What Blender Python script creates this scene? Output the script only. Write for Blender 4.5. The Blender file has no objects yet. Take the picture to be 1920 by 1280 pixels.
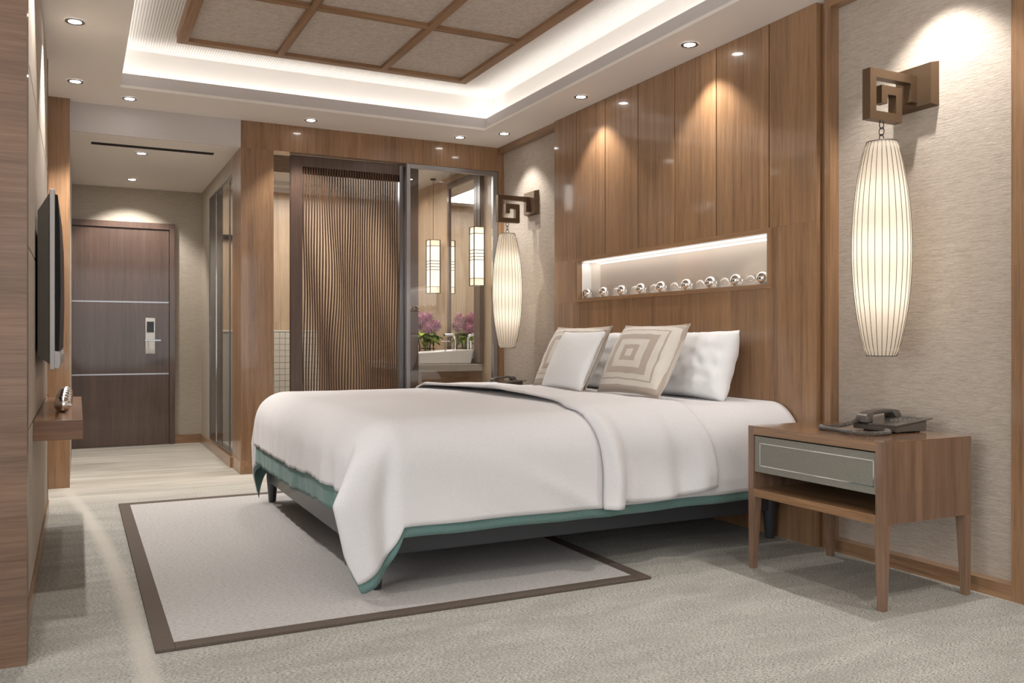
import bpy, bmesh, math, random
from mathutils import Vector, Matrix, noise
random.seed(7)
PI = math.pi
SC = bpy.context.scene
COL = SC.collection

# ------------------------------------------------------------------ camera, world, lights, exposure
cam_d = bpy.data.cameras.new('camera'); cam = bpy.data.objects.new('camera', cam_d); COL.objects.link(cam)
cam_d.sensor_width = 36; cam_d.lens = 1625 / 1920 * 36; cam_d.shift_y = -5 / 1920
cam_d.clip_start = 0.02
cam.location = (0, 0, 1.1); cam.rotation_euler = (PI / 2, 0, -math.atan(815 / 1625))
SC.camera = cam
vs = SC.view_settings
vs.view_transform = 'Standard'; vs.look = 'None'; vs.gamma = 1; vs.exposure = 0.07
try: vs.use_curve_mapping = False
except Exception: pass
W = bpy.data.worlds.new('world'); SC.world = W; W.use_nodes = True
W.node_tree.nodes['Background'].inputs[0].default_value = (0.92, 0.95, 1, 1)
W.node_tree.nodes['Background'].inputs[1].default_value = 0.5

WARM = (1.0, 0.965, 0.925); NEUT = (1.0, 0.975, 0.945)
def area(name, loc, rot, sx, sy, e, col=NEUT, spread=PI):
    d = bpy.data.lights.new(name, 'AREA'); d.shape = 'RECTANGLE'; d.size = sx; d.size_y = sy; d.energy = e; d.color = col; d.spread = spread
    o = bpy.data.objects.new(name, d); COL.objects.link(o); o.location = loc; o.rotation_euler = rot
    return o
# soft fill added behind the camera, standing in for an unseen window
area('rear_fill', (1.2, -2.25, 1.55), (PI / 2, 0, 0), 3.6, 2.2, 50, (0.96, 0.98, 1.0))
area('side_fill', (-1.55, 1.3, 1.55), (0, -PI / 2, 0), 2.2, 3.2, 78, (0.96, 0.98, 1.0))  # added fill from the left for the bed foot; this wall has no window
# ceiling cove strips (hidden behind the lip, shining up)
COVE = 5.0
for nm, x, y, lx, ly in (('far', 1.69, 6.80, 3.0, .05), ('east', 3.20, 4.3, .05, 5.0), ('west', .18, 4.3, .05, 5.0), ('near', 1.69, 1.76, 3.0, .05)):
    area('cove_light_' + nm, (x, y, 2.93), (PI, 0, 0), lx, ly, COVE * max(lx, ly) / 3, (1.0, 0.965, 0.93))
# bathroom and corridor
area('bath_light', (2.45, 8.6, 2.70), (0, 0, 0), 1.4, 1.6, 36, (1.0, 0.97, 0.93))
area('shower_fill', (1.75, 9.0, 2.70), (0, 0, 0), 0.5, .8, 5, (1.0, 0.97, 0.93))  # added fill to brighten the rear of the bathroom, no fixture there
area('corridor_light', (.55, 8.6, 2.64), (0, 0, 0), .6, 1.2, 4, NEUT)
area('niche_light', (3.545, 4.763, 1.690), (0, math.radians(-10), 0), .04, 2.05, 1.3, (1, .95, .9))
SPOT_E = 60

# ------------------------------------------------------------------ materials
def srgb(r, g, b):
    f = lambda c: ((c / 255 + .055) / 1.055) ** 2.4 if c > 10 else c / 255 / 12.92
    return (f(r), f(g), f(b), 1)
class N:
    def __init__(s, name):
        s.m = bpy.data.materials.new(name); s.m.use_nodes = True; s.t = s.m.node_tree; s.n = s.t.nodes
        s.b = s.n['Principled BSDF']; s.out = s.n['Material Output']
    def new(s, ty, **k):
        n = s.n.new(ty)
        for a, v in k.items():
            if a.startswith('i_'):
                key = a[2:]; key = int(key) if key.isdigit() else key.replace('_', ' ')
                n.inputs[key].default_value = v
            else: setattr(n, a, v)
        return n
    def L(s, a, b): s.t.links.new(a, b)
    def coord(s, scale, rnd=True):
        tc = s.new('ShaderNodeTexCoord'); v = tc.outputs['Object']
        if rnd:
            oi = s.new('ShaderNodeObjectInfo'); ml = s.new('ShaderNodeVectorMath', operation='SCALE'); ml.inputs[0].default_value = (17, 23, 11)
            s.L(oi.outputs['Random'], ml.inputs['Scale'])
            ad = s.new('ShaderNodeVectorMath', operation='ADD'); s.L(v, ad.inputs[0]); s.L(ml.outputs[0], ad.inputs[1]); v = ad.outputs[0]
        mp = s.new('ShaderNodeMapping'); mp.inputs['Scale'].default_value = scale; s.L(v, mp.inputs[0])
        return mp.outputs[0]
    def noise(s, v, scale=1, detail=3, rough=.6, dist=0):
        n = s.new('ShaderNodeTexNoise'); n.inputs['Scale'].default_value = scale; n.inputs['Detail'].default_value = detail
        n.inputs['Roughness'].default_value = rough; n.inputs['Distortion'].default_value = dist; s.L(v, n.inputs[0]); return n.outputs['Fac']
    def ramp(s, f, stops):
        r = s.new('ShaderNodeValToRGB'); e = r.color_ramp.elements
        while len(e) < len(stops): e.new(.5)
        for k, (p, c) in zip(e, stops): k.position = p; k.color = c
        s.L(f, r.inputs[0]); return r.outputs[0]
    def mix(s, f, a, b, mode='MIX'):
        m = s.new('ShaderNodeMix', data_type='RGBA', blend_type=mode)
        if isinstance(f, (int, float)): m.inputs[0].default_value = f
        else: s.L(f, m.inputs[0])
        for i, c in ((6, a), (7, b)):
            if isinstance(c, tuple): m.inputs[i].default_value = c
            else: s.L(c, m.inputs[i])
        return m.outputs[2]
    def math(s, op, a, b=None):
        m = s.new('ShaderNodeMath', operation=op)
        for i, c in enumerate((a, b)):
            if c is None: continue
            if isinstance(c, (int, float)): m.inputs[i].default_value = c
            else: s.L(c, m.inputs[i])
        return m.outputs[0]
    def bump(s, h, dist=.001, strength=1):
        b = s.new('ShaderNodeBump'); b.inputs['Distance'].default_value = dist; b.inputs['Strength'].default_value = strength
        s.L(h, b.inputs['Height']); s.L(b.outputs[0], s.b.inputs['Normal']); return b
    def set(s, **k):
        for a, v in k.items(): s.b.inputs[a.replace('_', ' ')].default_value = v
        return s
def plain(name, col, rough=.5, metal=0, coat=0, **k):
    s = N(name); s.set(Base_Color=col, Roughness=rough, Metallic=metal, Coat_Weight=coat, **k)
    v = s.coord((30, 30, 30)); f = s.noise(v, 1, 2)
    c = s.mix(s.math('MULTIPLY', f, .12), col, tuple(x * .6 for x in col[:3]) + (1,)); s.L(c, s.b.inputs['Base Color'])
    return s.m
def wood(name, axis='z', dark=(112, 83, 58), light=(174, 134, 97), rough=.34, coat=.55, blocks=True):
    s = N(name)
    sc = {'z': (44, 44, 1.5), 'x': (1.5, 44, 44), 'y': (44, 1.5, 44)}[axis]
    v = s.coord(sc)
    f1 = s.noise(v, 1, 5, .62, .6)
    sc2 = tuple(c * 4.5 for c in sc); v2 = s.coord(sc2); f2 = s.noise(v2, 1, 3, .6)
    v3 = s.coord(tuple(c * .16 for c in sc)); f3 = s.noise(v3, 1, 2, .5, 1.2)
    f = s.math('ADD', s.math('MULTIPLY', f1, .4), s.math('ADD', s.math('MULTIPLY', f2, .3), s.math('MULTIPLY', f3, .3)))
    col = s.ramp(f, [(.34, srgb(*dark)), (.66, srgb(*light))])
    if blocks:
        bs = {'z': (5.2, 5.2, 1.3), 'x': (1.3, 5.2, 5.2), 'y': (5.2, 1.3, 5.2)}[axis]
        vb = s.coord(bs); fl = s.new('ShaderNodeVectorMath', operation='FLOOR'); s.L(vb, fl.inputs[0])
        wn = s.new('ShaderNodeTexWhiteNoise', noise_dimensions='3D'); s.L(fl.outputs[0], wn.inputs[0])
        col = s.mix(s.math('MULTIPLY', wn.outputs['Value'], .16), col, (.10, .075, .07, 1))
    s.L(col, s.b.inputs['Base Color'])
    s.set(Roughness=rough, Coat_Weight=coat, Coat_Roughness=.075, Specular_IOR_Level=.4)
    s.bump(f2, .0004, .35)
    return s.m
M = {}
M['wood'] = wood('walnut_vertical')
M['wood_x'] = wood('walnut_along_x', 'x')
M['wood_y'] = wood('walnut_along_y', 'y')
M['wood_dark'] = wood('walnut_door', 'z', (68, 51, 42), (106, 82, 69), .34, .5)
M['wood_post'] = wood('walnut_post', 'x', (86, 65, 50), (132, 103, 82), .5, .15)
M['wood_night'] = wood('walnut_nightstand', 'z', (98, 74, 58), (144, 114, 92), .3, .6)
M['wood_top'] = wood('walnut_tabletop', 'y', (106, 76, 54), (150, 112, 82), .16, .7)
M['wood_slat'] = wood('slat_wood', 'z', (60, 40, 28), (108, 76, 54), .5, .1, False)
M['wood_grid_x'] = wood('walnut_grid_x', 'x', rough=.6, coat=0)
M['wood_grid_y'] = wood('walnut_grid_y', 'y', rough=.6, coat=0)
M['wood_beige'] = wood('pale_veneer', 'z', (176, 148, 118), (206, 182, 154), .4, .3)
M['wood_shelf'] = wood('walnut_shelf', 'x', (112, 80, 58), (160, 120, 90), .3, .5)

def fabric_wall(name, a, b, axis_scale, bumpd=.0035):
    s = N(name); v = s.coord(axis_scale, False); f = s.noise(v, 1, 4, .65, .3)
    v2 = s.coord(tuple(c * 3.1 for c in axis_scale), False); f2 = s.noise(v2, 1, 3, .6)
    h = s.math('ADD', s.math('MULTIPLY', f, .6), s.math('MULTIPLY', f2, .4))
    s.L(s.ramp(h, [(.3, srgb(*a)), (.7, srgb(*b))]), s.b.inputs['Base Color']); s.set(Roughness=.75, Specular_IOR_Level=.25)
    s.bump(h, bumpd, .8); return s.m
M['fabric_wall'] = fabric_wall('wallcovering', (158, 146, 133), (194, 182, 169), (24, 17, 125), .004)
M['fabric_wall_x'] = fabric_wall('wallcovering_corridor', (164, 153, 138), (190, 179, 164), (18, 18, 130), .002)
M['panel_beige'] = fabric_wall('beige_wall_panel', (170, 157, 143), (186, 173, 159), (6, 6, 3), .0003)
M['ceil_fabric'] = fabric_wall('ceiling_linen', (166, 155, 144), (206, 196, 185), (28, 28, 28), .002)
def paint(name, c, rough=.6, bumpd=0.0003):
    s = N(name); v = s.coord((60, 60, 60), False); f = s.noise(v, 1, 3)
    s.set(Base_Color=srgb(*c), Roughness=rough); s.L(s.mix(s.math('MULTIPLY', f, .05), srgb(*c), srgb(*[x * .85 for x in c])), s.b.inputs['Base Color'])
    s.bump(f, bumpd, .4); return s.m
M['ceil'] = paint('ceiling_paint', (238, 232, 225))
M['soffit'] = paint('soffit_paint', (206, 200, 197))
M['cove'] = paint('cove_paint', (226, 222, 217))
M['white'] = paint('white_lacquer', (232, 229, 224), .3)
def ribbed(name):
    s = N(name); tc = s.new('ShaderNodeTexCoord'); w = s.new('ShaderNodeTexWave', wave_type='BANDS', bands_direction='X'); w.inputs['Scale'].default_value = 18
    s.L(tc.outputs['Object'], w.inputs[0]); s.L(s.ramp(w.outputs['Fac'], [(0, srgb(200, 194, 188)), (1, srgb(232, 229, 224))]), s.b.inputs['Base Color'])
    s.set(Roughness=.6); s.bump(w.outputs['Fac'], .004, .6); return s.m
M['ribbed'] = ribbed('ribbed_wallpaper')

def carpet():
    s = N('woven_carpet'); tc = s.new('ShaderNodeTexCoord'); P0 = tc.outputs['Object']
    sep = s.new('ShaderNodeSeparateXYZ'); s.L(P0, sep.inputs[0]); x, y = sep.outputs[0], sep.outputs[1]
    # small knots in rows, rows turn by patch
    mp = s.new('ShaderNodeMapping'); mp.inputs['Rotation'].default_value = (0, 0, .5); mp.inputs['Scale'].default_value = (92, 250, 1); s.L(P0, mp.inputs[0]); k1 = s.noise(mp.outputs[0], 1, 2, .5, .2)
    mp2 = s.new('ShaderNodeMapping'); mp2.inputs['Rotation'].default_value = (0, 0, -.45); mp2.inputs['Scale'].default_value = (92, 250, 1); s.L(P0, mp2.inputs[0]); k2 = s.noise(mp2.outputs[0], 1, 2, .5, .2)
    mp3 = s.new('ShaderNodeMapping'); mp3.inputs['Scale'].default_value = (1.5, 1.1, 1); s.L(P0, mp3.inputs[0])
    patch = s.noise(mp3.outputs[0], 1, 2, .5, 1.0); sw = s.new('ShaderNodeMapRange'); sw.inputs[1].default_value = .46; sw.inputs[2].default_value = .54; s.L(patch, sw.inputs[0])
    mx = s.new('ShaderNodeMix'); s.L(sw.outputs[0], mx.inputs[0]); s.L(k1, mx.inputs[2]); s.L(k2, mx.inputs[3]); k = mx.outputs[0]
    woven = s.ramp(k, [(.30, srgb(84, 83, 78)), (.44, srgb(152, 149, 141)), (.62, srgb(190, 187, 179))])
    mp4 = s.new('ShaderNodeMapping'); mp4.inputs['Scale'].default_value = (2.6, 9, 1); s.L(P0, mp4.inputs[0]); big = s.noise(mp4.outputs[0], 1, 4, .6, .5)
    woven = s.mix(s.math('MULTIPLY', s.ramp(big, [(.35, (0, 0, 0, 1)), (.65, (1, 1, 1, 1))]), .42), woven, srgb(126, 124, 116))
    # smooth streaked stone in the corridor
    mp5 = s.new('ShaderNodeMapping'); mp5.inputs['Scale'].default_value = (.9, 7, 1); mp5.inputs['Rotation'].default_value = (0, 0, .12); s.L(P0, mp5.inputs[0]); st = s.noise(mp5.outputs[0], 1, 5, .6, .8)
    stone = s.ramp(st, [(.3, srgb(160, 152, 140)), (.7, srgb(200, 194, 182))])
    r = s.new('ShaderNodeMapRange'); r.inputs[1].default_value = 6.2; r.inputs[2].default_value = 7.2; s.L(y, r.inputs[0])
    col = s.mix(r.outputs[0], woven, stone)
    # pale curved band running along the carpet
    yy = s.math('SUBTRACT', y, 3.0); cx = s.math('SUBTRACT', .205, s.math('MULTIPLY', s.math('MULTIPLY', yy, yy), .0165))
    d = s.math('ABSOLUTE', s.math('SUBTRACT', x, cx)); b = s.new('ShaderNodeMapRange'); b.inputs[1].default_value = .055; b.inputs[2].default_value = .015; s.L(d, b.inputs[0])
    col = s.mix(s.math('MULTIPLY', b.outputs[0], .75), col, srgb(188, 182, 172))
    s.L(col, s.b.inputs['Base Color']); s.set(Roughness=.9, Specular_IOR_Level=.15)
    hr = s.math('MULTIPLY', k, s.math('SUBTRACT', 1, r.outputs[0])); s.bump(hr, .006, .7)
    rr = s.new('ShaderNodeMapRange'); rr.inputs[3].default_value = .9; rr.inputs[4].default_value = .42; s.L(r.outputs[0], rr.inputs[0]); s.L(rr.outputs[0], s.b.inputs['Roughness'])
    return s.m
M['carpet'] = carpet()
def rugm():
    s = N('rug_weave'); v = s.coord((60, 240, 1), False); f = s.noise(v, 1, 3, .6, .3)
    tc = s.new('ShaderNodeTexCoord'); w = s.new('ShaderNodeTexWave', wave_type='BANDS', bands_direction='Y'); w.inputs['Scale'].default_value = 24; w.inputs['Distortion'].default_value = .4; s.L(tc.outputs['Object'], w.inputs[0])
    h = s.math('ADD', s.math('MULTIPLY', f, .8), s.math('MULTIPLY', w.outputs['Fac'], .2))
    s.L(s.ramp(h, [(.25, srgb(128, 122, 118)), (.5, srgb(180, 176, 173)), (.8, srgb(198, 195, 193))]), s.b.inputs['Base Color']); s.set(Roughness=.95, Specular_IOR_Level=.1)
    s.bump(h, .004, .8); return s.m
M['rug'] = rugm()
M['rug_edge'] = fabric_wall('rug_border', (78, 68, 61), (98, 87, 78), (120, 120, 10), .002)

def cloth(name, a, b, rough=.85, sc=260, sheen=.15):
    s = N(name); v = s.coord((sc, sc, sc * 2.2), False); f = s.noise(v, 1, 2)
    s.L(s.ramp(f, [(.3, srgb(*a)), (.7, srgb(*b))]), s.b.inputs['Base Color']); s.set(Roughness=rough, Sheen_Weight=sheen, Specular_IOR_Level=.2)
    s.bump(f, .0006, .4); return s.m
M['linen'] = cloth('white_linen', (207, 204, 204), (224, 221, 222))
M['pillow'] = cloth('white_cotton', (228, 228, 228), (240, 240, 240), .75)
M['teal'] = cloth('teal_lining', (80, 108, 104), (116, 144, 139), .9)
M['teal_dark'] = cloth('teal_underside', (60, 74, 74), (84, 98, 96), .9)
M['grey_drawer'] = cloth('grey_leather', (120, 117, 108), (134, 131, 121), .55, 160, 0)
M['bed_black'] = plain('bed_frame_slate', srgb(52, 55, 60), .38, 0, .2)
M['chrome'] = plain('chrome', (.82, .80, .78, 1), .04, 1)
M['steel'] = plain('brushed_steel', (.42, .42, .43, 1), .28, 1)
M['steel_dark'] = plain('dark_steel', (.22, .22, .23, 1), .22, 1)
M['bronze'] = plain('antique_bronze', srgb(112, 92, 72), .38, .75)
M['black'] = plain('black_plastic', (.012, .012, .013, 1), .3)
M['blackgap'] = plain('dark_gap', (.01, .009, .008, 1), .8)
M['silver'] = plain('silver_plastic', srgb(178, 174, 172), .35, .3)
M['tvback'] = plain('tv_housing', srgb(86, 83, 76), .3, .1, .4)
M['screen'] = plain('tv_screen', (.012, .011, .011, 1), .35, 0, 0, Specular_IOR_Level=.1)
M['phone'] = plain('grey_phone_plastic', srgb(98, 92, 86), .3, .35, .3)
M['phone_key'] = plain('phone_key', srgb(122, 117, 110), .35, .2)
M['porcelain'] = plain('porcelain', srgb(226, 220, 212), .12, 0, .6)
M['counter'] = plain('stone_counter', srgb(176, 166, 154), .2, 0, .4)
M['tile'] = plain('mosaic_tile', srgb(214, 205, 190), .25, 0, .3)
M['grout'] = plain('grout', srgb(170, 165, 155), .9)
M['wire'] = plain('lamp_wire', srgb(58, 50, 44), .5)
M['green'] = plain('leaf_green', srgb(110, 140, 44), .45)
M['leaf_bright'] = plain('leaf_lime', srgb(198, 214, 60), .45)
M['petal'] = plain('purple_petal', srgb(206, 146, 172), .6)
M['petal2'] = plain('pink_petal', srgb(240, 194, 204), .6)
M['iron'] = plain('dark_iron', srgb(44, 38, 34), .4, .6)
M['lock_white'] = plain('lock_plate', srgb(225, 222, 214), .3, .1)
def emis(name, col, e):
    s = N(name); s.set(Base_Color=col, Emission_Color=col, Emission_Strength=e); return s.m
M['lens'] = emis('downlight_lens', (1, .97, .93, 1), 26)
M['led'] = emis('led_strip', (1, .95, .88, 1), .75)
M['lantern'] = emis('lantern_glass', (1, .80, .56, 1), .85)
M['lantern_hot'] = emis('lantern_glass_lit', (1, .89, .72, 1), .98)
def shade():
    s = N('pleated_shade'); n = s.n
    d = s.new('ShaderNodeBsdfDiffuse'); d.inputs[0].default_value = srgb(228, 218, 204)
    t = s.new('ShaderNodeBsdfTranslucent'); t.inputs[0].default_value = srgb(246, 236, 220)
    m = s.new('ShaderNodeMixShader'); m.inputs[0].default_value = .6
    s.L(d.outputs[0], m.inputs[1]); s.L(t.outputs[0], m.inputs[2]); s.L(m.outputs[0], s.out.inputs[0]); return s.m
M['shade'] = shade()
def glass(name, ior=1.55, tint=(.97, .98, .98, 1)):
    s = N(name); t = s.new('ShaderNodeBsdfTransparent'); t.inputs[0].default_value = tint
    g = s.new('ShaderNodeBsdfGlossy'); g.inputs['Roughness'].default_value = 0.0; g.inputs[0].default_value = (1, 1, 1, 1)
    f = s.new('ShaderNodeFresnel'); f.inputs[0].default_value = ior; m = s.new('ShaderNodeMixShader')
    gm = s.new('ShaderNodeNewGeometry'); s.L(s.math('MULTIPLY', f.outputs[0], s.math('SUBTRACT', 1, gm.outputs['Backfacing'])), m.inputs[0]); s.L(t.outputs[0], m.inputs[1]); s.L(g.outputs[0], m.inputs[2]); s.L(m.outputs[0], s.out.inputs[0]); return s.m
M['glass'] = glass('clear_glass', 2.0)
M['vase_glass'] = glass('vase_glass', 1.4, (.88, .92, .92, 1))
M['glass_low'] = glass('corridor_glass', 1.06)
M['mirror'] = plain('mirror_glass', (.9, .9, .9, 1), .01, 1)
def glossback():
    s = N('niche_back'); s.set(Base_Color=srgb(206, 194, 182), Roughness=.5)
    g = s.new('ShaderNodeBsdfGlossy'); g.inputs['Roughness'].default_value = .0; g.inputs[0].default_value = (.95, .92, .9, 1)
    m = s.new('ShaderNodeMixShader'); m.inputs[0].default_value = .3
    s.L(s.b.outputs[0], m.inputs[1]); s.L(g.outputs[0], m.inputs[2]); s.L(m.outputs[0], s.out.inputs[0]); return s.m
M['niche_back'] = glossback()
def cushion_mat():
    s = N('cushion_squares'); tc = s.new('ShaderNodeTexCoord'); w = s.new('ShaderNodeMapping'); w.inputs['Scale'].default_value = (1, 1 / .335, 1 / .205); s.L(tc.outputs['Object'], w.inputs[0])
    nz = s.new('ShaderNodeTexNoise'); nz.inputs['Scale'].default_value = 9; s.L(tc.outputs['Object'], nz.inputs[0])
    sep = s.new('ShaderNodeSeparateXYZ'); s.L(w.outputs[0], sep.inputs[0])
    d = s.math('MAXIMUM', s.math('ABSOLUTE', sep.outputs[1]), s.math('ABSOLUTE', sep.outputs[2]))
    d = s.math('ADD', d, s.math('MULTIPLY', s.math('SUBTRACT', nz.outputs['Fac'], .5), .05))
    A = srgb(222, 214, 203); B = srgb(184, 170, 156)
    r = s.new('ShaderNodeValToRGB'); r.color_ramp.interpolation = 'CONSTANT'; e = r.color_ramp.elements
    st = [(0, A), (.11, B), (.25, A), (.44, B), (.62, A), (.76, B), (.80, A), (.93, B)]
    while len(e) < len(st): e.new(.5)
    for k, (p, c) in zip(e, st): k.position = p; k.color = c
    s.L(d, r.inputs[0]); v2 = s.coord((130, 130, 30)); f = s.noise(v2, 1, 2)
    s.L(s.mix(s.math('MULTIPLY', f, .22), r.outputs[0], srgb(160, 146, 134)), s.b.inputs['Base Color']); s.set(Roughness=.7, Sheen_Weight=.2); s.bump(f, .0008, .5)
    return s.m
M['cushion'] = cushion_mat()

# ------------------------------------------------------------------ helpers
def BM(): return bmesh.new()
def box(bm, x0, x1, y0, y1, z0, z1, bev=0):
    r = bmesh.ops.create_cube(bm, size=1)
    for v in r['verts']:
        v.co = Vector(((x0 + x1) / 2 + v.co.x * (x1 - x0), (y0 + y1) / 2 + v.co.y * (y1 - y0), (z0 + z1) / 2 + v.co.z * (z1 - z0)))
    if bev:
        es = list({e for v in r['verts'] for e in v.link_edges}); bmesh.ops.bevel(bm, geom=es, offset=bev, segments=2, affect='EDGES', profile=.5)
    return r['verts']
def frust(bm, c0, h0, c1, h1):
    """tapered box from centre c0, half sizes h0 to c1, h1 (z direction)"""
    vs = []
    for c, h in ((c0, h0), (c1, h1)):
        for sx, sy in ((-1, -1), (1, -1), (1, 1), (-1, 1)): vs.append(bm.verts.new((c[0] + sx * h[0], c[1] + sy * h[1], c[2])))
    for q in ((0, 3, 2, 1), (4, 5, 6, 7), (0, 1, 5, 4), (1, 2, 6, 5), (2, 3, 7, 6), (3, 0, 4, 7)): bm.faces.new([vs[i] for i in q])
def lathe(bm, prof, cx=0, cy=0, seg=32, cap=True, rf=None):
    rings = []
    for r, z in prof:
        rings.append([bm.verts.new((cx + (r if not rf else rf(r, k / seg)) * math.cos(2 * PI * k / seg), cy + (r if not rf else rf(r, k / seg)) * math.sin(2 * PI * k / seg), z)) for k in range(seg)])
    for a, b in zip(rings, rings[1:]):
        for k in range(seg): bm.faces.new((a[k], a[(k + 1) % seg], b[(k + 1) % seg], b[k]))
    if cap:
        for rg, rev in ((rings[0], True), (rings[-1], False)):
            if prof[0 if rev else -1][0] > 1e-4: bm.faces.new(rg[::-1] if rev else rg)
def tube(bm, pts, r, seg=8, cap=True, closed=False):
    pts = [Vector(p) for p in pts]; n = len(pts); rings = []
    up = None
    for i, p in enumerate(pts):
        a = pts[(i - 1) % n] if (closed or i > 0) else p; b = pts[(i + 1) % n] if (closed or i < n - 1) else p
        d = (b - a).normalized()
        if up is None: up = Vector((0, 0, 1)) if abs(d.z) < .9 else Vector((1, 0, 0))
        s_ = d.cross(up).normalized(); up = s_.cross(d).normalized()
        rr = r(i / (n - 1)) if callable(r) else r
        rings.append([bm.verts.new(p + (s_ * math.cos(2 * PI * k / seg) + up * math.sin(2 * PI * k / seg)) * rr) for k in range(seg)])
    m = n if closed else n - 1
    for i in range(m):
        a, b = rings[i], rings[(i + 1) % n]
        for k in range(seg): bm.faces.new((a[k], a[(k + 1) % seg], b[(k + 1) % seg], b[k]))
    if cap and not closed: bm.faces.new(rings[0][::-1]); bm.faces.new(rings[-1])
def prism(bm, poly, y0, y1, axis='y'):
    f = {'y': lambda a, b, t: (a, t, b), 'x': lambda a, b, t: (t, a, b), 'z': lambda a, b, t: (a, b, t)}[axis]
    A = [bm.verts.new(f(a, b, y0)) for a, b in poly]; B = [bm.verts.new(f(a, b, y1)) for a, b in poly]
    n = len(poly); bm.faces.new(A); bm.faces.new(B[::-1])
    for i in range(n): bm.faces.new((A[i], B[i], B[(i + 1) % n], A[(i + 1) % n]))
def wloc(o):
    v = Vector((0, 0, 0))
    while o: v += o.location; o = o.parent
    return v
def obj(name, bm, mat, parent=None, smooth=False, kind=None, label=None, recalc=True):
    """mesh given in world coordinates"""
    if parent is not None:
        off = wloc(parent)
        for v in bm.verts: v.co -= off
    if recalc: bmesh.ops.recalc_face_normals(bm, faces=bm.faces)
    me = bpy.data.meshes.new(name); bm.to_mesh(me); bm.free()
    for m in (mat if isinstance(mat, (list, tuple)) else [mat]): me.materials.append(m)
    if smooth:
        for p in me.polygons: p.use_smooth = True
        if smooth != 'all':
            try: me.set_sharp_from_angle(angle=math.radians(35))
            except Exception: pass
    o = bpy.data.objects.new(name, me); COL.objects.link(o); o.parent = parent
    if kind: o['kind'] = kind
    if label: o['label'] = label
    return o
def bx(name, mat, parent, x0, x1, y0, y1, z0, z1, bev=0, kind=None, label=None):
    bm = BM(); box(bm, x0, x1, y0, y1, z0, z1, bev); return obj(name, bm, mat, parent, kind=kind, label=label)
def thing(name, label, cat, loc=(0, 0, 0), group=None):
    o = bpy.data.objects.new(name, None); COL.objects.link(o); o.location = loc; o.empty_display_size = .1
    o['label'] = label; o['category'] = cat
    if group: o['group'] = group
    return o
def tag(o, label, cat, group=None):
    o['label'] = label; o['category'] = cat
    if group: o['group'] = group
    return o
def struct(name, mat, *boxes):
    bm = BM()
    for b in boxes: box(bm, *b)
    return obj(name, bm, mat, kind='structure')
def dup(root, loc, label=None, group=None):
    r = root.copy(); COL.objects.link(r); r.location = loc
    if label: r['label'] = label
    if group: r['group'] = group
    def rec(a, b):
        for ch in list(a.children):
            c = ch.copy(); COL.objects.link(c); c.parent = b; rec(ch, c)
    rec(root, r); return r

H = 2.875
# ------------------------------------------------------------------ structure
struct('floor', M['carpet'], (-1.8, 4.0, -2.5, 9.95, -.08, 0))
CX0, CX1, CY0, CY1 = .269, 3.105, 1.70, 6.707
struct('ceiling', M['ceil'], (-1.8, CX0, -2.5, 7.27, H, H + .02), (CX1, 3.95, -2.5, 7.27, H, H + .02), (CX0, CX1, CY1, 7.27, H, H + .02), (CX0, CX1, -2.5, CY0, H, H + .02))
# cove: lip step, face, trough, upper wall
def ring(x0, x1, y0, y1, w, z0, z1):
    return [(x0 - w, x0, y0 - w, y1 + w, z0, z1), (x1, x1 + w, y0 - w, y1 + w, z0, z1), (x0, x1, y1, y1 + w, z0, z1), (x0, x1, y0 - w, y0, z0, z1)]
g = .022
bl = ring(CX0, CX1, CY0, CY1, .15, H + .02, H + .034) + ring(CX0 - g, CX1 + g, CY0 - g, CY1 + g, .02, H + .034, H + .109)
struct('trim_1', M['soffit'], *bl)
bu = ring(CX0 - .148, CX1 + .148, CY0 - .148, CY1 + .148, .03, H + .02, 3.21)
struct('trim_2', M['cove'], *bu)
struct('ceiling_recess', M['ribbed'], (CX0 - .17, CX1 + .17, CY0 - .17, CY1 + .17, 3.194, 3.23))
# corridor ceiling with a slot for the air vent, and the soffit face
SZ = 2.655
struct('ceiling_corridor', M['ceil'], (-.05, .098, 7.29, 9.80, SZ, SZ + .03), (1.027, 1.185, 7.29, 7.70, SZ, SZ + .03), (1.027, 1.185, 7.70, 9.80, SZ, SZ + .03), (.098, 1.027, 7.29, 7.600, SZ, SZ + .03), (.098, 1.027, 7.700, 9.80, SZ, SZ + .03))
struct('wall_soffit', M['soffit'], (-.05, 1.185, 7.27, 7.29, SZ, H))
# right wall (wallcovering) with a deeper part behind the niche
struct('wall_right', M['fabric_wall'], (3.56, 3.95, -2.5, 3.42, 0, H), (3.56, 3.95, 6.12, 7.30, 0, H), (3.80, 3.95, 3.42, 6.12, 0, H))
struct('baseboard_right', M['wood_y'], (3.50, 3.56, 2.31, 3.33, 0, .066), (3.50, 3.56, 6.178, 7.27, 0, .066))
struct('trim_3', M['wood_y'], (3.50, 3.56, 2.31, 3.33, 2.828, H), (3.50, 3.56, 6.178, 7.27, 2.825, H))
struct('trim_4', M['wood'], (3.50, 3.56, 3.286, 3.325, .066, 2.828), (3.53, 3.60, 3.325, 3.37, 0, H))
struct('trim_5', M['wood'], (3.50, 3.56, 2.17, 2.31, 0, H), (3.47, 3.56, 1.95, 2.17, 0, H))
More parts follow.
